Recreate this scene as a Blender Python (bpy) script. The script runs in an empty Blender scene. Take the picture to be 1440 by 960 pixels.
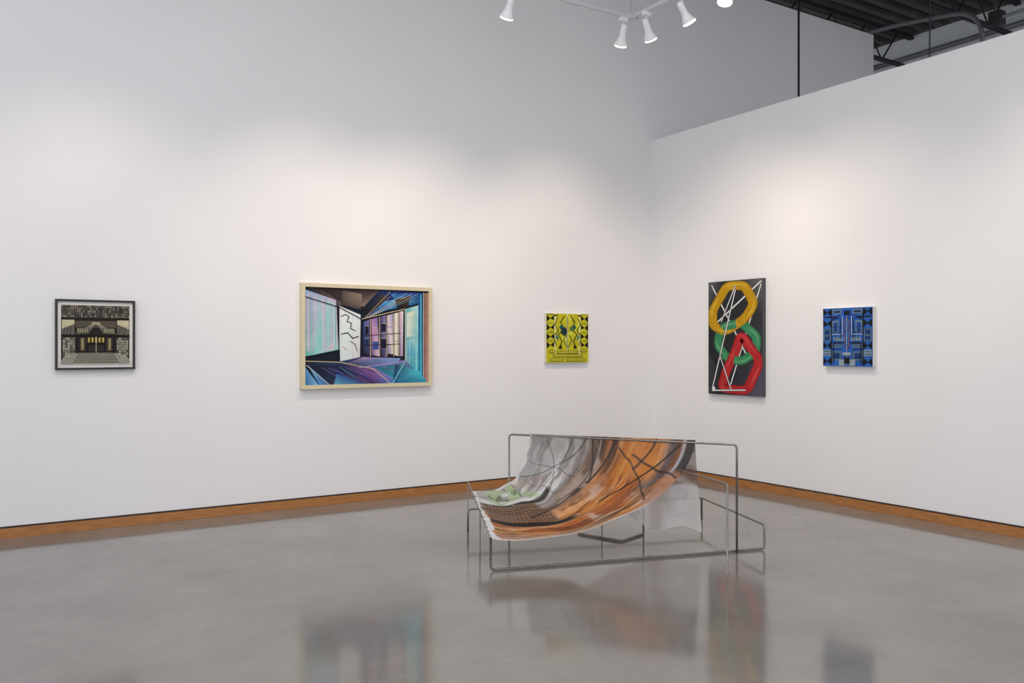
import bpy, bmesh, math, random
import numpy as np
from mathutils import Vector, Matrix
random.seed(4)
scene=bpy.context.scene
try:
    scene.view_settings.view_transform='Standard'
    scene.view_settings.look='None'
except Exception as e: print(e)

def lin(c):
    if isinstance(c,str):
        c=c.lstrip('#'); c=[int(c[i:i+2],16)/255 for i in (0,2,4)]
    return tuple((x/12.92 if x<=0.04045 else ((x+0.055)/1.055)**2.4) for x in c)+(1.0,)

# ---------------------------------------------------------------- materials
def mat(name,col,rough=0.6,metal=0.0,noise=0.0,scale=20,bump=0.0,emit=None,stretch=(1,1,1),spec=0.5):
    m=bpy.data.materials.new(name); m.use_nodes=True
    nt=m.node_tree; b=nt.nodes['Principled BSDF']
    b.inputs['Roughness'].default_value=rough; b.inputs['Metallic'].default_value=metal
    b.inputs['Specular IOR Level'].default_value=spec
    c=lin(col); b.inputs['Base Color'].default_value=c
    if noise or bump:
        tc=nt.nodes.new('ShaderNodeTexCoord'); mp=nt.nodes.new('ShaderNodeMapping')
        mp.inputs['Scale'].default_value=stretch
        n=nt.nodes.new('ShaderNodeTexNoise'); n.inputs['Scale'].default_value=scale; n.inputs['Detail'].default_value=6
        nt.links.new(tc.outputs['Object'],mp.inputs[0]); nt.links.new(mp.outputs[0],n.inputs['Vector'])
        if noise:
            r=nt.nodes.new('ShaderNodeValToRGB')
            r.color_ramp.elements[0].position=0.3; r.color_ramp.elements[1].position=0.7
            r.color_ramp.elements[0].color=tuple(x*(1-noise) for x in c[:3])+(1,)
            r.color_ramp.elements[1].color=tuple(min(1,x*(1+noise)) for x in c[:3])+(1,)
            nt.links.new(n.outputs['Fac'],r.inputs[0]); nt.links.new(r.outputs[0],b.inputs['Base Color'])
        if bump:
            bp=nt.nodes.new('ShaderNodeBump'); bp.inputs['Strength'].default_value=bump; bp.inputs['Distance'].default_value=0.01
            nt.links.new(n.outputs['Fac'],bp.inputs['Height']); nt.links.new(bp.outputs[0],b.inputs['Normal'])
    if emit:
        b.inputs['Emission Color'].default_value=lin(emit[0]); b.inputs['Emission Strength'].default_value=emit[1]
    return m

M_wall=mat('painted_drywall','#eeecec',0.75,noise=0.012,scale=1.3,bump=0.02,spec=0.25)
M_wallfar=mat('painted_block','#c8cace',0.8,noise=0.06,scale=2)
M_wood=mat('oak_baseboard','#ab7340',0.45,noise=0.25,scale=9,stretch=(1,1,12))
M_dark=mat('dark_reveal','#2a2827',0.6)
M_deck=mat('metal_deck','#4a4845',0.7,noise=0.2,scale=2)
M_joist=mat('joist_steel','#2c2c30',0.6)
M_steel=mat('raw_steel','#8c8883',0.3,metal=0.75,noise=0.2,scale=30)
M_track=mat('track_aluminium','#c9ccd0',0.4,metal=0.1)
M_whitemetal=mat('white_metal','#e8e8e8',0.35)
M_bulb=mat('bulb_glow','#ffffff',0.3,emit=('#fff6e6',9.0))
M_black=mat('black_frame','#241d1b',0.4)
M_cream=mat('maple_frame','#d8cbaa',0.5,noise=0.06,scale=30)
M_canvas=mat('canvas_side','#dedbd2',0.8)
M_darkside=mat('dark_canvas_side','#4b4c50',0.7)
M_conduit=mat('grey_conduit','#7b7d80',0.45,metal=0.3)

# floor
def floor_mat():
    m=bpy.data.materials.new('polished_concrete'); m.use_nodes=True
    nt=m.node_tree; N=nt.nodes; L=nt.links; b=N['Principled BSDF']
    tc=N.new('ShaderNodeTexCoord')
    n1=N.new('ShaderNodeTexNoise'); n1.inputs['Scale'].default_value=1.3; n1.inputs['Detail'].default_value=6; n1.inputs['Roughness'].default_value=0.6
    L.new(tc.outputs['Object'],n1.inputs['Vector'])
    r=N.new('ShaderNodeValToRGB'); r.color_ramp.elements[0].position=0.3; r.color_ramp.elements[1].position=0.72
    r.color_ramp.elements[0].color=lin('#736e69'); r.color_ramp.elements[1].color=lin('#8d8882')
    L.new(n1.outputs['Fac'],r.inputs[0])
    # sawn control joints x=-4.54 and y=-3.99 (slightly wavy hairlines)
    nz=N.new('ShaderNodeTexNoise'); nz.inputs['Scale'].default_value=2.5; nz.inputs['Detail'].default_value=2
    L.new(tc.outputs['Object'],nz.inputs['Vector'])
    def M(op,a,b_=None,c=None):
        n=N.new('ShaderNodeMath'); n.operation=op
        for i,x in enumerate((a,b_,c)):
            if x is None: continue
            if isinstance(x,(int,float)): n.inputs[i].default_value=x
            else: L.new(x,n.inputs[i])
        return n.outputs[0]
    sp=N.new('ShaderNodeSeparateXYZ'); L.new(tc.outputs['Object'],sp.inputs[0])
    wob=M('MULTIPLY_ADD',nz.outputs['Fac'],0.03,-0.015)
    dx=M('ABSOLUTE',M('ADD',M('ADD',sp.outputs[0],4.54),wob)); dy=M('ABSOLUTE',M('ADD',M('ADD',sp.outputs[1],3.99),wob))
    ln=M('LESS_THAN',M('MINIMUM',dx,dy),0.0025)
    f=M('MULTIPLY',ln,0.2)
    m2=N.new('ShaderNodeMixRGB'); m2.inputs[2].default_value=lin('#aaa6a1')
    L.new(f,m2.inputs[0]); L.new(r.outputs[0],m2.inputs[1]); L.new(m2.outputs[0],b.inputs['Base Color'])
    n3=N.new('ShaderNodeTexNoise'); n3.inputs['Scale'].default_value=2; n3.inputs['Detail'].default_value=1
    L.new(tc.outputs['Object'],n3.inputs['Vector'])
    rr=N.new('ShaderNodeMapRange'); rr.inputs['To Min'].default_value=0.07; rr.inputs['To Max'].default_value=0.14
    L.new(n3.outputs['Fac'],rr.inputs[0]); L.new(rr.outputs[0],b.inputs['Roughness'])
    b.inputs['Specular IOR Level'].default_value=0.85
    return m
M_floor=floor_mat()

# ---------------------------------------------------------------- helpers
def link(o,parent=None):
    scene.collection.objects.link(o)
    if parent: o.parent=parent
    return o
def add_box(bm,x0,x1,y0,y1,z0,z1,mi=0):
    vs=[bm.verts.new(p) for p in [(x0,y0,z0),(x1,y0,z0),(x1,y1,z0),(x0,y1,z0),(x0,y0,z1),(x1,y0,z1),(x1,y1,z1),(x0,y1,z1)]]
    for f in [(0,3,2,1),(4,5,6,7),(0,1,5,4),(1,2,6,5),(2,3,7,6),(3,0,4,7)]:
        fc=bm.faces.new([vs[i] for i in f]); fc.material_index=mi
def obj_from_bm(name,bm,mats,parent=None,smooth=False):
    me=bpy.data.meshes.new(name); bm.normal_update(); bm.to_mesh(me); bm.free()
    for m in mats: me.materials.append(m)
    if smooth:
        for p in me.polygons: p.use_smooth=True
    return link(bpy.data.objects.new(name,me),parent)
def box(name,x0,x1,y0,y1,z0,z1,m,parent=None):
    bm=bmesh.new(); add_box(bm,x0,x1,y0,y1,z0,z1); return obj_from_bm(name,bm,[m],parent)
def empty(name,loc,rotz=0):
    e=bpy.data.objects.new(name,None); e.location=loc; e.rotation_euler=(0,0,rotz); e.empty_display_size=0.1
    return link(e)
def tube_bm(bm,pts,r,seg=10,mi=0,closed=False):
    pts=[Vector(p) for p in pts]; rings=[]; prev=None
    for i,p in enumerate(pts):
        if i==0: t=pts[1]-p
        elif i==len(pts)-1: t=p-pts[i-1]
        else: t=(pts[i+1]-p).normalized()+(p-pts[i-1]).normalized()
        t.normalize()
        if prev is None:
            a=Vector((0,0,1)) if abs(t.z)<0.9 else Vector((1,0,0))
            n=t.cross(a).normalized()
        else:
            n=(prev-t*prev.dot(t)).normalized()
        prev=n; b=t.cross(n)
        rings.append([bm.verts.new(p+(n*math.cos(2*math.pi*k/seg)+b*math.sin(2*math.pi*k/seg))*r) for k in range(seg)])
    for i in range(len(rings)-1):
        for k in range(seg):
            f=bm.faces.new([rings[i][k],rings[i][(k+1)%seg],rings[i+1][(k+1)%seg],rings[i+1][k]]); f.smooth=True; f.material_index=mi
    for rg in (rings[0],rings[-1]):
        f=bm.faces.new(rg); f.material_index=mi
def rounded(pts,rad=0.03,n=5):
    pts=[Vector(p) for p in pts]; out=[pts[0]]
    for i in range(1,len(pts)-1):
        a,b,c=pts[i-1],pts[i],pts[i+1]
        r=min(rad,(a-b).length*0.45,(c-b).length*0.45)
        p0=b+(a-b).normalized()*r; p2=b+(c-b).normalized()*r
        for k in range(n+1):
            t=k/n; out.append(p0*(1-t)**2+b*2*t*(1-t)+p2*t*t)
    out.append(pts[-1]); return out

# ---------------------------------------------------------------- room
box('floor',-13,6.2,-13,8,-0.1,0,M_floor)
box('wall_back',-13,4.1,0,0.2,0,5.78,M_wall)
box('wall_right',0,0.15,-13,0,0,3.77,M_wall)
box('wall_far',6.2,6.4,-13,8,-0.1,6.4,M_wallfar)
# ceiling deck (corrugated)
bm=bmesh.new(); prof=[]; y=-13.0
while y<8:
    prof+= [(y,6.4),(y+0.09,6.4),(y+0.12,6.47),(y+0.21,6.47)]; y+=0.24
a=[bm.verts.new((-13,p[0],p[1])) for p in prof]; b_=[bm.verts.new((6.4,p[0],p[1])) for p in prof]
for i in range(len(prof)-1): bm.faces.new([a[i],a[i+1],b_[i+1],b_[i]])
obj_from_bm('ceiling',bm,[M_deck])
# joists
bm=bmesh.new()
for y in (3.4,2.1,0.75,-0.9,-2.3,-3.8,-6.0,-8.4):
    for dz in (5.86,6.34):
        add_box(bm,-13,6.19,y-0.035,y-0.008,dz,dz+0.045); add_box(bm,-13,6.19,y+0.008,y+0.035,dz,dz+0.045)
    x=-13.0; up=False
    while x<5.7:
        z0,z1=(5.88,6.36) if not up else (6.36,5.88)
        tube_bm(bm,[(x,y,z0),(x+0.4,y,z1)],0.013,6); x+=0.4; up=not up
obj_from_bm('ceiling_joists',bm,[M_joist])
# baseboards
def baseboard(name,pts,wall):
    bm=bmesh.new()
    if wall=='back':
        add_box(bm,pts[0],pts[1],-0.016,-0.001,0.0005,0.076,0); add_box(bm,pts[0],pts[1],-0.010,-0.001,0.0765,0.088,1)
    else:
        add_box(bm,-0.016,-0.001,pts[0],pts[1],0.0005,0.076,0); add_box(bm,-0.010,-0.001,pts[0],pts[1],0.0765,0.088,1)
    obj_from_bm(name,bm,[M_wood,M_dark])
baseboard('baseboard_back',(-13,-0.001),'back')
baseboard('baseboard_right',(-13,-0.018),'right')
# conduits
bm=bmesh.new()
tube_bm(bm,[(1.2,-1.06,0),(1.2,-1.06,6.4)],0.012,8)
obj_from_bm('conduit_pipe',bm,[M_joist])
bm=bmesh.new()
tube_bm(bm,[(3.9,-0.95,0),(3.9,-0.95,6.4)],0.010,8)
obj_from_bm('conduit_pipe',bm,[M_conduit])
bm=bmesh.new()
tube_bm(bm,rounded([(4.05,-1.55,0.0),(4.05,-1.55,5.62),(4.05,-0.3,5.80),(4.05,0.7,5.84)],0.4,8),0.03,10,0)
add_box(bm,3.97,4.11,-1.80,-1.66,5.36,5.52,1)
tube_bm(bm,[(4.05,-1.78,5.44),(4.05,-9,5.40)],0.022,8,0)
tube_bm(bm,[(4.05,-1.70,5.5),(4.05,-1.70,6.4)],0.014,8,0)
tube_bm(bm,[(6.12,7,6.05),(6.12,-9,6.05)],0.04,8,0)
tube_bm(bm,[(6.15,7,5.75),(6.15,-9,5.7)],0.025,8,1)
obj_from_bm('electrical_conduit',bm,[M_conduit,M_dark])

# ---------------------------------------------------------------- track lights
bm=bmesh.new()
TZ=4.2
add_box(bm,-9.5,-1.82,-1.785,-1.76,TZ,TZ+0.03)
add_box(bm,-1.85,-1.825,-7.0,-1.79,TZ,TZ+0.03)
add_box(bm,-1.88,-1.795,-1.82,-1.735,TZ-0.004,TZ+0.04)
for p in [(-7.5,-1.77),(-4.6,-1.77),(-1.84,-1.77),(-1.84,-4.2),(-1.84,-6.8)]:
    tube_bm(bm,[(p[0],p[1],TZ+0.03),(p[0],p[1],6.4)],0.005,6)
obj_from_bm('lighting_track',bm,[M_track])

def lathe(bm,prof,mi,seg=20):
    rings=[]
    for (r,z) in prof: rings.append([bm.verts.new((r*math.cos(2*math.pi*k/seg),r*math.sin(2*math.pi*k/seg),z)) for k in range(seg)])
    for i in range(len(rings)-1):
        for k in range(seg):
            f=bm.faces.new([rings[i][k],rings[i][(k+1)%seg],rings[i+1][(k+1)%seg],rings[i+1][k]]); f.smooth=True; f.material_index=mi
    for rg in (rings[0],rings[-1]):
        f=bm.faces.new(rg); f.material_index=mi
def track_light(x,y,target,power,cone=86,col=(1.0,0.85,0.68),on=True):
    e=empty('track_light',(x,y,TZ))
    bm=bmesh.new()
    add_box(bm,-0.035,0.035,-0.018,0.018,-0.03,0.0)
    tube_bm(bm,[(0,0,-0.02),(0,0,-0.10)],0.009,8)
    obj_from_bm('stem',bm,[M_whitemetal],e)
    d=(Vector(target)-Vector((x,y,TZ-0.11))).normalized()
    q=(-d).to_track_quat('Z','Y')       # local -Z = beam
    bm=bmesh.new()
    lathe(bm,[(0.018,0.055),(0.026,0.045),(0.028,-0.02),(0.028,-0.045),(0.040,-0.08),(0.056,-0.112),(0.057,-0.12)],0)
    lathe(bm,[(0.054,-0.1205),(0.050,-0.131),(0.02,-0.138)],1)
    h=obj_from_bm('lamp_head',bm,[M_whitemetal,M_bulb],e)
    h.location=(0,0,-0.11); h.rotation_mode='QUATERNION'; h.rotation_quaternion=q
    ld=bpy.data.lights.new('spot_beam','SPOT'); ld.energy=power; ld.color=col; ld.spot_size=math.radians(cone); ld.spot_blend=1.0; ld.shadow_soft_size=0.05
    lo=bpy.data.objects.new('spot_beam',ld); link(lo,e)
    lo.location=Vector((0,0,-0.11))+d*0.15; lo.rotation_mode='QUATERNION'; lo.rotation_quaternion=q
P=78
track_light(-5.9,-1.77,(-5.75,0,1.5),P*.6)
track_light(-4.4,-1.77,(-3.9,0,1.5),P)
track_light(-3.05,-1.77,(-2.9,0,1.5),P)
track_light(-1.92,-1.77,(-1.25,0,1.5),P)
track_light(-1.84,-1.97,(0,-1.3,1.5),P)
track_light(-1.84,-2.39,(0,-2.6,1.4),P)
track_light(-1.84,-2.86,(-2.6,-2.9,0.3),P)
track_light(-1.84,-4.6,(0,-4.6,1.4),P)

# ---------------------------------------------------------------- artwork painter
def art_material():
    m=bpy.data.materials.new('painted_surface'); m.use_nodes=True
    nt=m.node_tree; N=nt.nodes; L=nt.links; b=N['Principled BSDF']
    at=N.new('ShaderNodeAttribute'); at.attribute_name='Col'
    tc=N.new('ShaderNodeTexCoord'); n=N.new('ShaderNodeTexNoise'); n.inputs['Scale'].default_value=14; n.inputs['Detail'].default_value=7
    L.new(tc.outputs['Object'],n.inputs['Vector'])
    mx=N.new('ShaderNodeMixRGB'); mx.blend_type='OVERLAY'; mx.inputs[0].default_value=0.3
    L.new(at.outputs['Color'],mx.inputs[1]); L.new(n.outputs['Fac'],mx.inputs[2]); L.new(mx.outputs[0],b.inputs['Base Color'])
    b.inputs['Roughness'].default_value=0.55; b.inputs['Specular IOR Level'].default_value=0.2
    return m
M_art=art_material()
class Art:
    def __init__(s,boxpx): s.b=boxpx; s.f=[]
    def poly(s,pts,col):
        s.f.append((pts,col)); return s
    def rect(s,x0,y0,x1,y1,col): return s.poly([(x0,y0),(x1,y0),(x1,y1),(x0,y1)],col)
    def line(s,pts,w,col):
        for i in range(len(pts)-1):
            (xa,ya),(xb,yb)=pts[i],pts[i+1]; l=math.hypot(xb-xa,yb-ya) or 1
            nx,ny=-(yb-ya)/l*w/2,(xb-xa)/l*w/2; ex,ey=(xb-xa)/l*w*0.25,(yb-ya)/l*w*0.25
            s.poly([(xa+nx-ex,ya+ny-ey),(xb+nx+ex,yb+ny+ey),(xb-nx+ex,yb-ny+ey),(xa-nx-ex,ya-ny-ey)],col)
    def ell(s,cx,cy,rx,ry,col,n=16):
        s.poly([(cx+rx*math.cos(2*math.pi*k/n),cy+ry*math.sin(2*math.pi*k/n)) for k in range(n)],col)
    def band(s,pts,w,col,hi,lo,part=None):
        """closed thick link, shaded like a rounded tube; part=(i0,i1) fraction of the loop"""
        P=[Vector(p) for p in pts]; n0=len(P); ln=[(P[(i+1)%n0]-P[i]).length for i in range(n0)]; T=sum(ln); n=72; Q=[]
        for k in range(n):
            d=T*k/n; i=0
            while d>ln[i]: d-=ln[i]; i+=1
            Q.append(P[i].lerp(P[(i+1)%n0],d/ln[i]))
        for _ in range(6): Q=[(Q[i-1]+Q[i]*2+Q[(i+1)%n])/4 for i in range(n)]
        K=10; rows=[]
        for i in range(n):
            t=(Q[(i+1)%n]-Q[i-1]).normalized(); nx,ny=t.y,-t.x
            rows.append([(Q[i].x+nx*w*(k/K-0.5),Q[i].y+ny*w*(k/K-0.5)) for k in range(K+1)])
        c0,c1,c2=[Vector(lin(c)[:3]) for c in (col,hi,lo)]
        first=True
        for i in range(n):
            if part and not (part[0]<=i/n<part[1]): continue
            j=(i+1)%n
            for k in range(K):
                x=(k+0.5)/K; e_=abs(x-0.5)*2
                c=c0.lerp(c2,max(0,(e_-0.8)/0.2)*0.8)
                h=max(0,1-abs(x-0.62)/0.16)*(0.25+0.25*math.sin(i*0.35)); c=c.lerp(c1,max(0,h))
                c=c*(0.93+0.14*random.random())
                s.f.append(([rows[i][k],rows[j][k],rows[j][k+1],rows[i][k+1]],(c.x,c.y,c.z,1),None if first else 'same')); first=False
    def build(s,name,parent,W,H,y):
        """art face in plane y (local), x in 0..W, z in 0..H"""
        x0,y0,x1,y1=s.b; bm=bmesh.new(); cl=bm.loops.layers.float_color.new('Col'); lay=0
        for it in s.f:
            pts,col=it[0],it[1]
            if len(it)<3 or it[2] is None: lay+=1
            vs=[]
            for (px,py) in pts:
                u=min(1,max(0,(px-x0)/(x1-x0))); v=min(1,max(0,(py-y0)/(y1-y0)))
                vs.append(bm.verts.new((u*W,y-0.00006*lay,(1-v)*H)))
            try: f=bm.faces.new(vs)
            except Exception: continue
            f.normal_update()
            if f.normal.y>0: f.normal_flip()
            if isinstance(col,list):
                cc=[lin(c) for c in col]
                mp={v:cc[i%len(cc)] for i,v in enumerate(vs)}
                for lp in f.loops: lp[cl]=mp[lp.vert]
            else:
                c=col if isinstance(col,tuple) and len(col)==4 else lin(col)
                for lp in f.loops: lp[cl]=c
        bmesh.ops.triangulate(bm,faces=bm.faces[:],ngon_method='EAR_CLIP')
        return obj_from_bm(name,bm,[M_art],parent)

def frame(parent,W,H,fw,y0,y1,m,name='frame'):
    bm=bmesh.new()
    add_box(bm,0,W,y0,y1,0,fw); add_box(bm,0,W,y0,y1,H-fw,H); add_box(bm,0,fw,y0,y1,fw,H-fw); add_box(bm,W-fw,W,y0,y1,fw,H-fw)
    return obj_from_bm(name,bm,[m],parent)

# --- 1 framed print of a building entrance
W,H=0.56,0.54
e=empty('framed_architecture_print',(-6.035,-0.001,1.241))
frame(e,W,H,0.016,-0.038,0,M_black)
box('mat_board',0.0165,W-0.0165,-0.02,-0.002,0.0165,H-0.0165,mat('mat_board','#ebe8e0',0.8),e)
A=Art((77,420,189,520))
cr='#c6bd9b'; bk='#1b1815'; g='#77736a'
A.rect(85,428,181,511,'#2e2822')
A.rect(85,428,181,446,'#4b443d')
for i in range(32):
    for j in range(5):
        if random.random()<0.8: A.rect(85.5+i*3,428.5+j*3.5,87+i*3+random.random()*1.2,430.5+j*3.5+random.random(),random.choice(['#857d70','#948a7c','#645b52','#35302b']))
A.rect(85,446,181,449,bk)
A.poly([(86,449),(103,449),(103,470),(86,470)],cr); A.poly([(163,449),(180,449),(180,470),(163,470)],cr)
A.poly([(86,462),(103,455),(103,470),(86,470)],'#66645a'); A.poly([(180,462),(163,455),(163,470),(180,470)],'#66645a')
for x in (88,92,96,165,169,173): A.line([(x,470),(x+3,458)],0.8,bk)
A.rect(103,449,163,470,'#23201d')
for k in range(6): A.line([(104,451+k*1.6),(162,451+k*1.6)],0.5,'#8a7f6b')
for sx in (-1,1):
    for k in range(5): A.line([(133,452),(133+sx*(28-k*4),469)],0.6,'#a09a88')
A.rect(107,461,122,467,'#8f886e'); A.rect(144,461,159,467,'#8f886e'); A.rect(127,452,139,455.5,'#b0a785')
for x in (110,113,116,119,147,150,153,156): A.line([(x,461),(x,467)],0.6,bk)
A.rect(85,470,181,474,'#12100f')
A.rect(87,474,104,507,'#6e6a5d'); A.rect(162,474,179,507,'#6e6a5d')
for bx in (87,162):
    for i in range(5):
        for j in range(9): A.rect(bx+i*3.4+.3,474.5+j*3.6,bx+i*3.4+2.6+random.random()*.6,477+j*3.6,random.choice(['#a09c8a','#4e4a41','#837e70','#b1ac9a']))
A.rect(104,470,110,507,bk); A.rect(156,470,162,507,bk)
A.rect(110,474,156,494,'#3a332a')
A.rect(112,475,116,492,'#8f835d'); A.rect(150,475,154,492,'#8f835d')
A.rect(119,472,147,496,'#15120f')
for x in (121.5,126.5,131.5,136.5,141.5): A.rect(x,474,x+2.8,481,'#b8a55a')
A.rect(122,485,132,494,'#2f2a24'); A.rect(134,485,144,494,'#2f2a24'); A.line([(133,473),(133,496)],0.8,'#c6bd9d')
A.poly([(110,496),(156,496),(166,511),(100,511)],'#a09a89')
for k in range(5): A.line([(109-k*2,497.5+k*2.9),(157+k*2,497.5+k*2.9)],1.2,'#38352f')
A.poly([(104,496),(110,496),(100,511),(85,511),(85,508)],'#6d675a'); A.poly([(162,496),(156,496),(166,511),(181,511),(181,508)],'#6d675a')
for k in range(6):
    A.line([(107-k*3,497+k*0.4),(98-k*3,511)],0.9,'#c8c4b6'); A.line([(159+k*3,497+k*0.4),(168+k*3,511)],0.9,'#c8c4b6')
A.build('print',e,W,H,-0.0205)

# --- 2 large interior collage painting
W,H=1.28,0.935
e=empty('framed_interior_painting',(-4.13,-0.001,1.045))
frame(e,W,H,0.034,-0.055,0,M_cream)
box('panel',0.035,W-0.035,-0.034,-0.002,0.035,H-0.035,M_dark,e)
A=Art((423,397,606,545))
A.rect(428,402,601,540,'#141a2b')
A.poly([(428,402),(452,402),(478,424),(474,430),(428,416)],['#2a2523','#3c3230','#6b5c56','#4a4442','#20222c'])
A.poly([(445,402),(530,403),(508,428),(478,424)],['#221d1d','#46393a','#8c7468','#3a302e'])
A.poly([(478,406),(505,410),(503,432),(476,426)],['#5a4a44','#93806f','#57494a','#3c3431'])
A.poly([(428,406),(470,420),(473,490),(428,500)],['#7fb0cc','#cdb2ce','#9fc9cc','#6fc4b8'])
A.poly([(440,416),(466,424),(467,490),(442,496)],['#cfaacc','#a9d9cf','#dcc4d2','#8fd0cc'])
for k in range(22):
    x=430+k*1.9; c=random.choice(['#9bd8d6','#e3c3dc','#d3a8c6','#86c6cf','#e3d2de','#7fcabf']); A.line([(x,409+k*.62+random.random()*6),(x+.6,496-k*.35-random.random()*9)],random.uniform(.5,1.2),c)
A.poly([(474,428),(503,440),(502,504),(474,507)],['#e9ecea','#dfe7e6','#d9cfd3','#cfe2dc'])
for k in range(8): A.line([(476+k*3.2,432+k*1.3),(476.5+k*3.2,503)],0.6,random.choice(['#e6d0dc','#cfe6e2','#f4f4f0']))
A.line([(476,443),(482,440),(487,443),(484,450),(490,452),(489,460),(496,463)],1.3,bk)
A.line([(477,468),(485,466),(492,474),(500,471)],1.5,bk); A.line([(488,478),(495,482),(498,492)],1.0,bk); A.line([(478,486),(484,490)],1.2,'#c98f8f')
A.poly([(530,403),(601,405),(601,418),(540,432),(506,447),(504,432)],['#1b2c58','#1f3a88','#16265a','#3b85b8','#1c2a46','#10131d'])
A.poly([(504,434),(532,408),(545,414),(508,446)],['#0f1119','#2b303c','#4d4034','#101218'])
A.poly([(545,408),(600,406),(596,414),(560,426)],['#2e72b8','#2a4f9c','#103060','#5ba3c8'])
A.poly([(536,420),(566,412),(540,432),(515,443)],['#4f9fd6','#8ac3d4','#2f6baa','#1a3568'])
A.poly([(552,416),(575,411),(570,430),(556,436)],['#2a1d1b','#584035','#231d22','#111318'])
for k in range(7): A.line([(508+k*2,445-k*.8),(545+k*8,405+k*.5)],0.5,random.choice(['#6fa8cf','#8a74b8','#24345f','#c7b792']))
A.poly([(504,446),(566,430),(566,500),(504,500)],['#191a2c','#1c1b26','#2b2236','#151527'])
A.poly([(507,450),(515,447),(515,498),(507,496)],['#3a5c9a','#7b6fa8','#3a3358','#1b1b30'])
A.poly([(518,446),(527,443),(529,500),(518,498)],['#b983b0','#5d5a96','#d9bccd','#5b4676'])
A.poly([(530,442),(538,440),(540,502),(531,500)],['#2a2a55','#9386bc','#6b5b86','#241d38'])
A.poly([(541,440),(549,437),(549,497),(541,496)],['#e2d0da','#8a7aa9','#e2d9d2','#7b6a96'])
A.poly([(551,437),(556,435),(556,500),(551,498)],'#e6dfcf'); A.poly([(558,434),(564,433),(563,500),(558,500)],['#c59fc0','#f0e6d8','#cab7c9','#6d5b8a'])
for x in (516.5,529.5,540,550,557): A.line([(x,446-(x-516)*.25),(x,500)],1.0,'#c9b58a')
for k in range(9): A.line([(506+random.random()*54,452+k*5.3),(512+random.random()*50,451+k*5.2)],0.6,random.choice(['#141420','#8f7fb8','#3c4f8f','#d5a9b8']))
for (a_,b_,c_,d_) in ((509,456,514,468),(509,474,514,486),(519,458,526,470),(520,478,528,490),(532,452,538,464),(532,474,539,488)):
    A.rect(a_,b_,c_,d_,random.choice(['#1a1a30','#3b4f95','#c08fb0','#20304f'])); A.line([(a_,b_),(c_,b_)],0.5,'#d6c39a')
A.line([(504,446),(566,430)],1.0,'#d4c18f'); A.line([(508,470),(560,466)],1.0,'#17141f'); A.line([(508,484),(560,482)],0.8,'#0f0e18')
A.poly([(566,430),(586,424),(586,530),(566,520)],['#4bafc0','#bfe0cf','#2fafc8','#2f8ea6'])
A.poly([(569,436),(580,432),(580,470),(569,472)],['#e6e6c9','#d6dfc1','#b8d7cf','#ece3c2'])
A.poly([(569,476),(581,474),(581,500),(569,498)],['#7ac4cc','#b5dad0','#5aa7c0','#4399bb'])
A.line([(567,430),(567,521)],1.0,'#d8caa0'); A.line([(583,426),(583,528)],1.4,'#8fd3d8')
for k in range(6): A.line([(569+k*2,440),(569+k*2,512)],0.4,random.choice(['#e9f0dc','#5fb9c6','#c8b2d2']))
A.poly([(586,406),(594,405),(594,538),(586,532)],['#215b9f','#1a3d68','#2a6f96','#1f8fa6'])
A.poly([(594,405),(601,405),(601,540),(594,538)],['#6a5148','#b0866a','#c99a86','#7a5560'])
A.line([(590,408),(590,535)],1.2,'#6fc3da'); A.line([(594,405),(594,538)],0.8,'#d6c39a')
A.poly([(428,508),(474,507),(506,500),(566,506),(590,530),(590,540),(428,540)],['#1d2440','#263a58','#3a3f6a','#6d5796','#2f9fb0','#1d3d50','#151a30'])
A.poly([(506,501),(560,503),(553,512),(520,516),(478,512)],['#a27fae','#7f9fd0','#7d7abc','#4565a2','#20213c'])
A.poly([(430,513),(500,512),(548,538),(440,540)],['#10131f','#2a2f58','#6b4a86','#192a3a'])
A.poly([(478,512),(520,516),(562,540),(520,540)],['#1b2c40','#9a64a8','#4f84cc','#3a2c63'])
A.poly([(428,514),(446,540),(428,540)],['#4f98c4','#7fb0d6','#2f5f9c'])
A.poly([(432,512),(462,540),(447,540)],['#6da0cb','#32568e','#4a8cc6'])
A.poly([(470,524),(512,540),(466,540)],['#37579f','#30406f','#64a8c4'])
for k in range(12): A.line([(450+k*8,512+random.random()*6),(470+k*9,524+random.random()*14)],0.5,random.choice(['#7f6fb8','#3f64a8','#a88fc0','#191a2a','#5aa7c0']))
A.line([(428,506),(474,508),(520,518),(545,540)],1.0,'#d1bf93'); A.line([(430,512),(460,540)],0.8,'#cdbf9c'); A.line([(500,516),(566,508)],0.7,'#b9b9c9')
A.line([(428,500),(474,492)],1.2,'#141414'); A.line([(470,420),(474,507)],1.3,'#1a1a20'); A.line([(428,416),(474,430),(504,446)],1.2,'#15151c')
A.poly([(552,512),(586,522),(600,540),(548,540)],['#2d2b58','#4fc0cd','#2a8fa8','#224b86'])
A.line([(548,540),(566,508)],1.2,'#7fd2d6')
A.build('painting',e,W,H,-0.0345)

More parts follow.
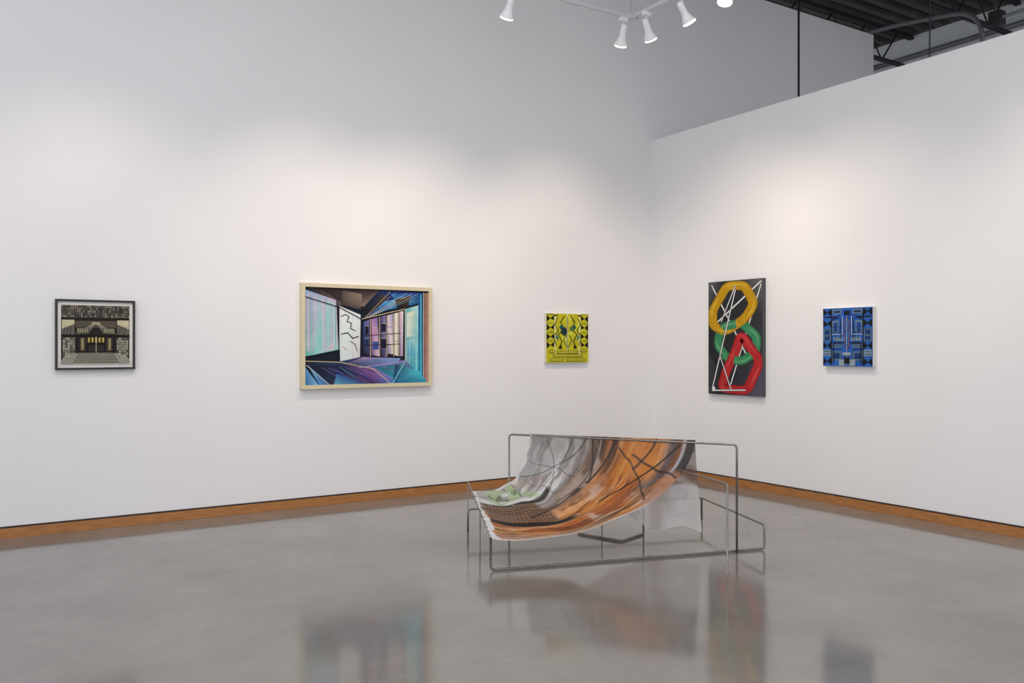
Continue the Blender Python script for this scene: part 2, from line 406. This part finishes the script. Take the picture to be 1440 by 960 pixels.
# --- 3 yellow canvas
W,H=0.551,0.517
e=empty('yellow_canvas_painting',(-1.511,-0.001,1.250))
box('stretcher',0,W,-0.04,0,0,H,M_canvas,e)
A=Art((768,440,827,510))
Y='#c8c020'; A.rect(768,440,827,510,Y)
for k in range(26):
    x=random.uniform(776,820); y=random.uniform(443,500); w_=random.uniform(1.5,4); A.poly([(x-w_,y),(x,y-w_*1.3),(x+w_,y),(x,y+w_*1.3)],random.choice(['#d8d230','#b5ad1a','#dcd64a','#bcb416']))
for x in (780,797,814): A.line([(x,440),(x,498)],2.2,'#dfdc8a')
K='#15171a'
for k,y in enumerate((447,460,473,485)):
    for sx in (0,1):
        ed=768.5 if sx==0 else 826.5; d=1 if sx==0 else -1
        A.poly([(ed,y-5),(ed+d*5,y),(ed,y+5)],K); A.poly([(ed+d*10,y-4.5),(ed+d*5,y),(ed+d*10,y+3)],K)
        A.rect(min(ed,ed+d*9),y-6.6,max(ed,ed+d*9),y-5.6,'#6f7a36'); A.line([(ed+d*8,y-2),(ed+d*12,y-5)],1.0,K)
for sx in (-1,1):
    c=797.5
    A.line([(c+sx*4,443),(c+sx*10,452),(c+sx*5,461),(c+sx*13,470),(c+sx*8,480),(c+sx*12,490)],1.1,'#18221f')
    A.line([(c+sx*14,446),(c+sx*18,455),(c+sx*13,464),(c+sx*19,474),(c+sx*16,486)],0.9,'#20302c')
    A.line([(c+sx*2,470),(c+sx*6,478),(c+sx*1,488)],0.9,'#1d5a4c')
    A.poly([(c+sx*8,455),(c+sx*12,459),(c+sx*9,464),(c+sx*6,459)],'#1c5a58')
    A.poly([(c+sx*14,470),(c+sx*17,474),(c+sx*13,479)],'#2a6f74')
    A.poly([(c+sx*9,484),(c+sx*13,488),(c+sx*8,491)],K)
    A.rect(min(c+sx*14,c+sx*19),442,max(c+sx*14,c+sx*19),443.6,K)
A.poly([(789,461),(794,459),(797,466),(793,472),(788,468)],'#17323c'); A.poly([(800,458),(804,461),(802,467)],'#2c7a5c'); A.line([(797.5,445),(796,470),(798,495)],0.7,'#1f5340')
for (a_,b_,c_,d_) in ((772,492,780,496),(783,493,812,497),(815,491,824,495),(777,498,818,502),(772,504,792,508),(796,504,822,508)):
    A.rect(a_,b_,c_,d_,K); A.rect(a_+.6,b_+.6,c_-.6,d_-.6,'#d0c838')
    A.line([(a_+1.2,(b_+d_)/2),(c_-1.2,(b_+d_)/2)],0.5,'#4a4a20')
A.build('painting',e,W,H,-0.0403)

# right-wall artwork: local x runs toward -Y world, local -y faces -X world
def rw_empty(name,y,z):
    e=empty(name,(-0.001,y,z),-math.pi/2); return e
# --- 4 chain-link painting
W,H=0.722,1.163
e=rw_empty('interlocking_links_painting',-0.913,0.927)
box('stretcher',0,W,-0.045,0,0,H,M_darkside,e)
A=Art((997,394,1073,556))
A.rect(997,394,1073,556,['#24262a','#2c2d31','#3a3a42','#1c1c20'])
A.poly([(997,394),(1020,394),(1000,440),(997,450)],['#5b5d60','#2c2d30','#1f2022','#3a3b3e'])
A.poly([(1045,394),(1073,394),(1073,450),(1060,430)],['#3a3b3d','#66666a','#2a2a2c','#2e2c2a'])
A.poly([(1050,520),(1073,500),(1073,556),(1030,556)],['#2b2a35','#4b4a5c','#5a5468','#2a2833'])
A.poly([(997,500),(1015,520),(1010,556),(997,556)],['#3a3b42','#26262b','#1a1a1d','#35363c'])
wl='#d8d8d6'
def rod(p,q,w=3.2):
    A.line([p,q],w+1.0,'#17181a'); A.line([p,q],w,'#b9bab9'); A.line([p,q],w*0.4,'#efefee')
rod((1002,399),(1052,500),2.0); rod((1071,398),(1004,458),2.2); rod((1026,553),(1071,402),1.8)
# slanted, elongated links with rounded corners
yel=[(1024,401),(1049,402),(1062,428),(1050,448),(1022,466),(1004,458),(1003,436)]
green=[(1016,460),(1044,454),(1066,474),(1064,494),(1046,508),(1026,506),(1010,484)]
red=[(1044,470),(1070,508),(1052,549),(1016,547),(1024,520),(1036,496)]
G_=('#358556','#8fc79c','#173f2b')
A.band(green,12,*G_)
A.band(yel,13,'#bd8f0e','#ecce50','#5c440a')
A.band(green,12,*G_,part=(0.0,0.12))
A.band(red,13,'#b02428','#e0655a','#4c0e12')
A.band(green,12,*G_,part=(0.50,0.64))
rod((1003,548),(1036,408),1.6); rod((1003,551),(1050,548),2.0); rod((1014,500),(1030,548),1.4); rod((1036,402),(1016,452),1.4)
A.ell(1005,548,2.6,3,wl)
A.build('painting',e,W,H,-0.0453)

# --- 5 blue canvas
W,H=0.504,0.518
e=rw_empty('blue_canvas_painting',-2.334,1.244)
box('stretcher',0,W,-0.045,0,0,H,M_canvas,e)
A=Art((1158,432,1230,516))
A.rect(1158,432,1230,516,'#2a5fb0')
for k in range(14):
    x=random.uniform(1160,1215); y=random.uniform(434,505); A.rect(x,y,x+random.uniform(6,14),y+random.uniform(3,9),random.choice(['#2258a8','#2f6cc0','#1f4ca4','#2a66c2']))
cx=1194; 
for s_ in (-1,1):
    def R(x0,y0,x1,y1,c): A.rect(min(cx+s_*x0,cx+s_*x1),y0,max(cx+s_*x0,cx+s_*x1),y1,c)
    R(8,434,22,441,'#5f7a96'); R(10,436,20,439,'#1c3156')
    R(14,444,34,446,K); R(12,450,22,468,'#60788e'); R(14,453,20,466,'#1f458e')
    R(24,462,35,480,'#506c86'); R(26,464,33,470,'#163a78'); R(26,473,33,478,'#163a78')
    R(6,474,20,479,'#8397a9'); R(7,475,19,475.8,K); R(8,484,22,489,'#5f7790'); R(8,485.5,22,486.3,K); R(8,494,24,508,'#4c6680'); R(11,497,21,505,'#173a70')
    R(24,492,35,501,'#7b92a6'); R(25,494,34,495,K); R(25,498,34,499,K); R(3,506,12,515,'#8a99a2')
    for yb in (438,454,486,509):
        x=cx+s_*29.5
        A.poly([(x-6,yb-5.5),(x,yb),(x-6,yb+5.5)],K); A.poly([(x+6,yb-5.5),(x,yb),(x+6,yb+5.5)],K)
    for yy in (447,459,467,483,491,503): A.line([(cx+s_*8,yy),(cx+s_*22,yy)],0.6,K)
    for xx in (12,17,27,32): A.line([(cx+s_*xx,462),(cx+s_*xx,480)],0.5,K)
    A.line([(cx+s_*23,436),(cx+s_*23,514)],1.2,K); A.line([(cx+s_*7,444),(cx+s_*7,470),(cx+s_*22,470)],0.9,'#b9c7cf')
    A.line([(cx+s_*4,482),(cx+s_*20,482),(cx+s_*20,512)],1.3,K); A.line([(cx+s_*10,442),(cx+s_*34,458)],0.9,K); A.line([(cx+s_*9,448),(cx+s_*9,478)],0.9,K)
    A.line([(cx,446),(cx+s_*4,454),(cx+s_*2,462),(cx+s_*5,470),(cx+s_*2,477),(cx+s_*4,484),(cx,492)],1.2,'#7a4f38')
A.rect(1190,436,1198,442,K); A.line([(cx,443),(cx,515)],0.7,'#9db2c2'); A.rect(1188,496,1200,500,'#98a4a9'); A.rect(1190,503,1198,512,K)
A.build('painting',e,W,H,-0.0453)

# ---------------------------------------------------------------- sculpture
ANG=math.radians(-32.58)
OX,OD=0.7,6.0
S=empty('draped_fabric_steel_sculpture',(-2.779,-2.664,0),ANG)
def L3(lat,d,z): return Vector((lat-OX,d-OD,z))
bm=bmesh.new(); r=0.0078
tube_bm(bm,rounded([L3(-.022,6.54,0),L3(-.022,6.54,.747),L3(1.548,5.876,.744),L3(1.548,5.876,0.0)],0.03),r)
tube_bm(bm,rounded([L3(-.135,5.39,.215),L3(-.135,5.39,.009),L3(1.763,5.96,.009),L3(1.763,5.96,.175),L3(1.56,7.02,.175),L3(-.337,6.53,.175),L3(-.337,6.53,0)],0.03),r)
tube_bm(bm,[L3(1.56,7.02,.175),L3(1.56,7.02,0)],r)
tube_bm(bm,rounded([L3(-.337,6.53,.17),L3(-.337,6.53,.386),L3(-.135,5.39,.207)],0.01),0.0045)
tube_bm(bm,rounded([L3(1.34,5.31,0),L3(1.34,5.31,.566),L3(.99,6.43,.566),L3(.99,6.43,0)],0.02),0.0065)
tube_bm(bm,rounded([L3(.5,6.45,.009),L3(.79,6.196,.009),L3(.99,6.43,.009)],0.02),r)
tube_bm(bm,[L3(.67,6.35,0),L3(.67,6.35,.17)],0.005)
tube_bm(bm,[L3(-.222,5.917,0),L3(-.222,5.917,.29)],0.005)
obj_from_bm('steel_rod_frame',bm,[M_steel],S)

# fabric ------------------------------------------------------
def fabric_mat(name,alpha,transl):
    m=bpy.data.materials.new(name); m.use_nodes=True
    nt=m.node_tree; N=nt.nodes; L=nt.links
    for n in list(N): N.remove(n)
    out=N.new('ShaderNodeOutputMaterial'); at=N.new('ShaderNodeAttribute'); at.attribute_name='Col'
    tc=N.new('ShaderNodeTexCoord'); nz=N.new('ShaderNodeTexNoise'); nz.inputs['Scale'].default_value=18; nz.inputs['Detail'].default_value=8
    L.new(tc.outputs['Object'],nz.inputs['Vector'])
    mx=N.new('ShaderNodeMixRGB'); mx.blend_type='OVERLAY'; mx.inputs[0].default_value=0.35
    L.new(at.outputs['Color'],mx.inputs[1]); L.new(nz.outputs['Fac'],mx.inputs[2])
    p=N.new('ShaderNodeBsdfPrincipled'); p.inputs['Roughness'].default_value=0.45; p.inputs['Specular IOR Level'].default_value=0.35
    t=N.new('ShaderNodeBsdfTranslucent'); L.new(mx.outputs[0],p.inputs['Base Color']); L.new(mx.outputs[0],t.inputs['Color'])
    a=N.new('ShaderNodeMixShader'); a.inputs[0].default_value=transl; L.new(p.outputs[0],a.inputs[1]); L.new(t.outputs[0],a.inputs[2])
    tr=N.new('ShaderNodeBsdfTransparent'); b=N.new('ShaderNodeMixShader')
    L.new(at.outputs['Alpha'],b.inputs[0]); L.new(tr.outputs[0],b.inputs[1]); L.new(a.outputs[0],b.inputs[2]); L.new(b.outputs[0],out.inputs[0])
    return m
M_fab=fabric_mat('printed_sheer_fabric',1,0.2)

def hx(c): return np.array(lin(c)[:3])
def sm(x,a,b): 
    t=np.clip((x-a)/(b-a),0,1); return t*t*(3-2*t)
def vnoise(u,v,fu,fv,seed):
    R=np.random.RandomState(seed).rand(64,64)
    x=u*fu; y=v*fv; xi=np.floor(x).astype(int); yi=np.floor(y).astype(int); xf=x-xi; yf=y-yi
    xf=xf*xf*(3-2*xf); yf=yf*yf*(3-2*yf)
    g=lambda i,j: R[(xi+i)%64,(yi+j)%64]
    return (g(0,0)*(1-xf)+g(1,0)*xf)*(1-yf)+(g(0,1)*(1-xf)+g(1,1)*xf)*yf
def fbm(u,v,fu,fv,seed):
    return sum(vnoise(u,v,fu*2**k,fv*2**k,seed+k)/2**k for k in range(4))/1.875
def colour(u,v):
    """u 0 at front-left rod -> 1 at top bar ; v 0 back edge -> 1 front edge"""
    w=v+0.16*(fbm(u,v,2,1.5,1)-.5)+0.015*(fbm(u,v,18,6,3)-.5)
    n1=fbm(u,w,2.2,26,11); n2=fbm(u,w,1.8,10,21); n3=fbm(u,v,7,7,31); n4=fbm(u,w,3,15,61); n5=fbm(u,w,8,40,71)
    C=np.zeros(u.shape+(3,))
    def put(col,mask):
        nonlocal C
        C=C*(1-mask[...,None])+hx(col)*mask[...,None]
    def band(x,a,b,s=0.03): return sm(x,a-s,a+s)*(1-sm(x,b-s,b+s))
    put('#c2bdba',np.ones_like(u))
    put('#ebe9e8',sm(n2,.45,.6)); put('#918b88',sm(n1,.52,.66)*.8); put('#6b5a50',sm(n4,.55,.66)*.75*sm(w,.10,.3))
    put('#b08a6c',sm(n3,.60,.72)*sm(w,.15,.35)*.6)
    # smoky brown transition
    put('#7d6352',band(w,.32,.50,.05)*(.6+.4*sm(n2,.35,.6)))
    put('#43332b',band(w,.34,.50,.05)*sm(n1,.5,.62)*.85)
    put('#c9b5a5',band(w,.34,.5,.04)*sm(n4,.54,.66)*.7)
    # orange wood sweep
    om=band(w,.48,.97,.05)
    put('#b8662c',om)
    put('#de9247',om*sm(n1,.44,.55))
    put('#eeb67c',om*sm(n4,.54,.65)*.7)
    put('#8a4a20',om*sm(n2,.54,.64)*.7)
    put('#43281a',om*sm(n1,.60,.68)*.85)
    put('#54301c',om*sm(n5,.60,.70)*.7)
    put('#dcc3ae',om*sm(n3,.64,.74)*.5)
    # lower front: brown/cream floor boards
    put('#c4a287',band(w,.86,.97,.02)*(1-sm(u,.35,.6))*.7)
    # upper right: slate patches, ochre above
    sl=sm(u,.60,.78)*sm(w,.76,.88)
    put('#8c8a92',sl*.85); put('#c8c6ca',sl*sm(n4,.5,.62)*.8); put('#5a4a44',sl*sm(n1,.55,.65)*.8); put('#c07a3c',sl*sm(n3,.54,.64)*.7)
    put('#d9893a',band(u,.80,1.1,.04)*band(w,.56,.82,.04)*.75); put('#e9a862',band(u,.82,1.1,.04)*band(w,.60,.80,.04)*sm(n1,.48,.58)*.7)
    put('#2f2423',sm(v,.94,.96)*sm(u,.80,.86)); put('#7d5238',band(v,.90,.935,.008)*sm(u,.78,.88))
    # brown latticework seat
    m=band(u,.05,.44,.02)*band(w,.26,.60,.02)
    put('#5f3d2a',m*.95)
    gl=((np.abs(((u*40+v*4)%1)-.5)<.10)|(np.abs(((w*30)%1)-.5)<.12)).astype(float); put('#a98a6e',gl*m*.6)
    put('#221813',band(w,.60,.66,.01)*band(u,.0,.5,.03)); put('#2b211f',band(w,.225,.265,.008)*band(u,.03,.62,.03))
    put('#e9e7e6',band(w,.15,.22,.02)*band(u,.02,.45,.04)*.8)
    # greenery
    put('#6f9a4f',band(u,.12,.50,.05)*band(v,.04,.2,.03)*sm(n3,.46,.56)*.7); put('#b4cc98',band(u,.1,.55,.05)*band(v,.02,.26,.03)*sm(fbm(u,v,14,14,51),.5,.6)*.8); put('#4f6a40',band(u,.12,.5,.05)*band(v,.03,.22,.03)*sm(fbm(u,v,20,20,55),.58,.66)*.7)
    def stroke(u0,v0,u1,v1,wd,col,al=.9,curv=0):
        du,dv=u1-u0,v1-v0; l2=du*du+dv*dv; t=((u-u0)*du+(v-v0)*dv)/l2
        d=np.abs(((u-u0)*dv-(v-v0)*du)/math.sqrt(l2)+curv*t*(1-t)*4+.012*(n3-.5))
        put(col,(1-sm(d,wd*.5,wd*1.3))*((t>0)&(t<1))*al)
    stroke(.62,.02,.99,.36,.005,'#3a3736',.7,.02); stroke(.55,.24,1,.28,.004,'#3a3636',.7,-.02); stroke(.56,.30,.97,.12,.0035,'#3a3534',.6,.01)
    stroke(.60,.10,.60,.34,.004,'#4a4340',.6,.0); stroke(.80,.02,.78,.36,.004,'#4a4340',.6,.0)
    stroke(.74,.46,1,.54,.009,'#241c1a',.9,.01); stroke(.62,.66,.98,.92,.007,'#2a201d',.9,-.02); stroke(.84,.70,1,.78,.008,'#2a201d',.85)
    stroke(.96,.56,.66,.94,.005,'#2c2423',.85); stroke(.70,.44,.30,.52,.010,'#2b2320',.8,.02); stroke(.95,.44,.55,.40,.007,'#4a3f3c',.8,-.02)
    stroke(.80,.99,.92,.66,.006,'#2c2423',.85); stroke(.99,.40,.74,.48,.007,'#2c2423',.8,.0)
    stroke(0.02,.75,.55,.82,.006,'#4a2615',.8,.02); stroke(.02,.9,.6,.9,.006,'#4a2a1a',.8,-.02)
    # white ragged hem at rod & along front edge
    put('#eeeeee',1-sm(u+0.03*(n3-.5)*2,.03,.045)); put('#e6dcd6',sm(v,.97,.985)*(1-sm(u,.5,.7)))
    return C
def bez(p0,p1,p2,p3,t): return p0*(1-t)**3+3*p1*t*(1-t)**2+3*p2*t*t*(1-t)+p3*t**3
def pix(px,py,d): return np.array([(px-720)/1200*d-OX,d-OD,1.42-(py-487)/1200*d])
def sheet(name,P,NU,NV,alphaf,mt,colf):
    me=bpy.data.meshes.new(name)
    V=P.reshape(-1,3); idx=np.arange(NU*NV).reshape(NU,NV)
    F=np.stack([idx[:-1,:-1],idx[1:,:-1],idx[1:,1:],idx[:-1,1:]],-1).reshape(-1,4)
    me.from_pydata(V.tolist(),[],F.tolist())
    ca=me.color_attributes.new('Col','FLOAT_COLOR','POINT')
    U,Vv=np.meshgrid(np.linspace(0,1,NU),np.linspace(0,1,NV),indexing='ij')
    C=np.concatenate([colf(U,Vv),alphaf(U,Vv)[...,None]],-1)
    ca.data.foreach_set('color',C.reshape(-1).astype(np.float32))
    me.materials.append(mt)
    for p in me.polygons: p.use_smooth=True
    me.update(); return link(bpy.data.objects.new(name,me),S)
NU,NV=460,340
U,Vv=np.meshgrid(np.linspace(0,1,NU),np.linspace(0,1,NV),indexing='ij')
A0=pix(664,690,6.42); B0=pix(690,757,5.39)
A1=pix(745,612,6.464); B1=pix(978,621,6.0)
ca0,ca1=pix(712,694,6.40),pix(738,676,6.50)
cb0,cb1=pix(790,778,5.45),pix(962,716,5.72)
v3=Vv[...,None]; u3=U[...,None]
lerp=lambda a,b: a*(1-v3)+b*v3
def bumpv(v): return 4*v*(1-v)
C0=lerp(ca0,cb0); C1=lerp(ca1,cb1)
C0[...,2]-=0.07*bumpv(Vv); C1[...,2]-=0.14*bumpv(Vv); C1[...,1]+=0.14*bumpv(Vv)
Pm=bez(lerp(A0,B0),C0,C1,lerp(A1,B1),u3)
env=np.sin(np.pi*U)**0.7
fold=(0.022*np.sin(Vv*26+U*3)+0.012*np.sin(Vv*47-U*5)+0.012*np.sin(Vv*13+U*7))*env*(0.35+0.65*U)
Pm[...,2]+=fold*0.8+0.008*(1-np.abs(U*2-1))*np.sin(U*20+Vv*4); Pm[...,1]-=fold*0.7
hem=(fbm(U,Vv,1,30,77)-.5)*0.05*(1-sm(U,0,.06)); Pm[...,0]-=hem
Pm[...,2]=np.maximum(Pm[...,2],0.03)
Pm[...,2]+=0.012*sm(U,.97,1)
sheet('draped_fabric',Pm,NU,NV,lambda u,v:0.98-0.06*sm(u,.5,.8)-.14*(1-sm(v,.1,.35)),M_fab,colour)
# sheer length hanging behind the top bar
NU2,NV2=160,220
U,Vv=np.meshgrid(np.linspace(0,1,NU2),np.linspace(0,1,NV2),indexing='ij')
top=A1*(1-Vv[...,None])+B1*Vv[...,None]; top[...,2]+=0.012
length=0.32+0.33*sm(Vv,.2,.75)+0.02*np.sin(Vv*19)
Ph=top.copy(); Ph[...,2]-=U*length
Ph[...,1]+=0.022*sm(U,0,.06)+0.03*np.sin(Vv*34+U*2)*U+0.10*U*(1-Vv)+0.02*U
Ph[...,0]+=0.02*np.sin(Vv*21)*U+0.03*U*Vv
def hangcol(u,v):
    n=fbm(u,v,4,14,91); C=np.zeros(u.shape+(3,))+hx('#f6f4f3')
    m=sm(n,.5,.65)[...,None]*.45; C=C*(1-m)+hx('#cfccce')*m
    m=((1-sm(u,.35,.55))*.75)[...,None]; C=C*(1-m)+hx('#94867d')*m
    m=(sm(fbm(u,v,5,5,95),.52,.66)*(1-sm(u,.45,.6))*.7)[...,None]; C=C*(1-m)+hx('#6a4630')*m
    return C
sheet('hanging_sheer_fabric',Ph,NU2,NV2,lambda u,v:0.84-0.1*u,M_fab,hangcol)

# ---------------------------------------------------------------- light
w=bpy.data.worlds.new('world'); scene.world=w; w.use_nodes=True
bg=w.node_tree.nodes['Background']; bg.inputs[0].default_value=(0.90,0.93,1.0,1); bg.inputs[1].default_value=1.34
def area(name,loc,rot,sx,sy,power,col):
    ld=bpy.data.lights.new(name,'AREA'); ld.shape='RECTANGLE'; ld.size=sx; ld.size_y=sy; ld.energy=power; ld.color=col
    o=bpy.data.objects.new(name,ld); o.location=loc; o.rotation_euler=rot; link(o)
area('overhead_fill',(-6.3,-6.0,5.75),(0,0,0),6,6,300,(0.97,0.97,1.0))  # added soft fill for the whole room, no real fixture behind it
area('overhead_fill',(4.2,-5.5,5.7),(0,0,0),2.5,5,45,(0.90,0.95,1.0))  # added fill behind the partition, lightens the upper back and far walls

# ---------------------------------------------------------------- camera
cd=bpy.data.cameras.new('camera'); cd.lens=30; cd.sensor_width=36; cd.shift_y=7/1440; cd.clip_end=100
co=bpy.data.objects.new('camera',cd); link(co)
co.location=(-6.6,-7.343,1.42); co.rotation_euler=(math.pi/2,0,ANG)
scene.camera=co
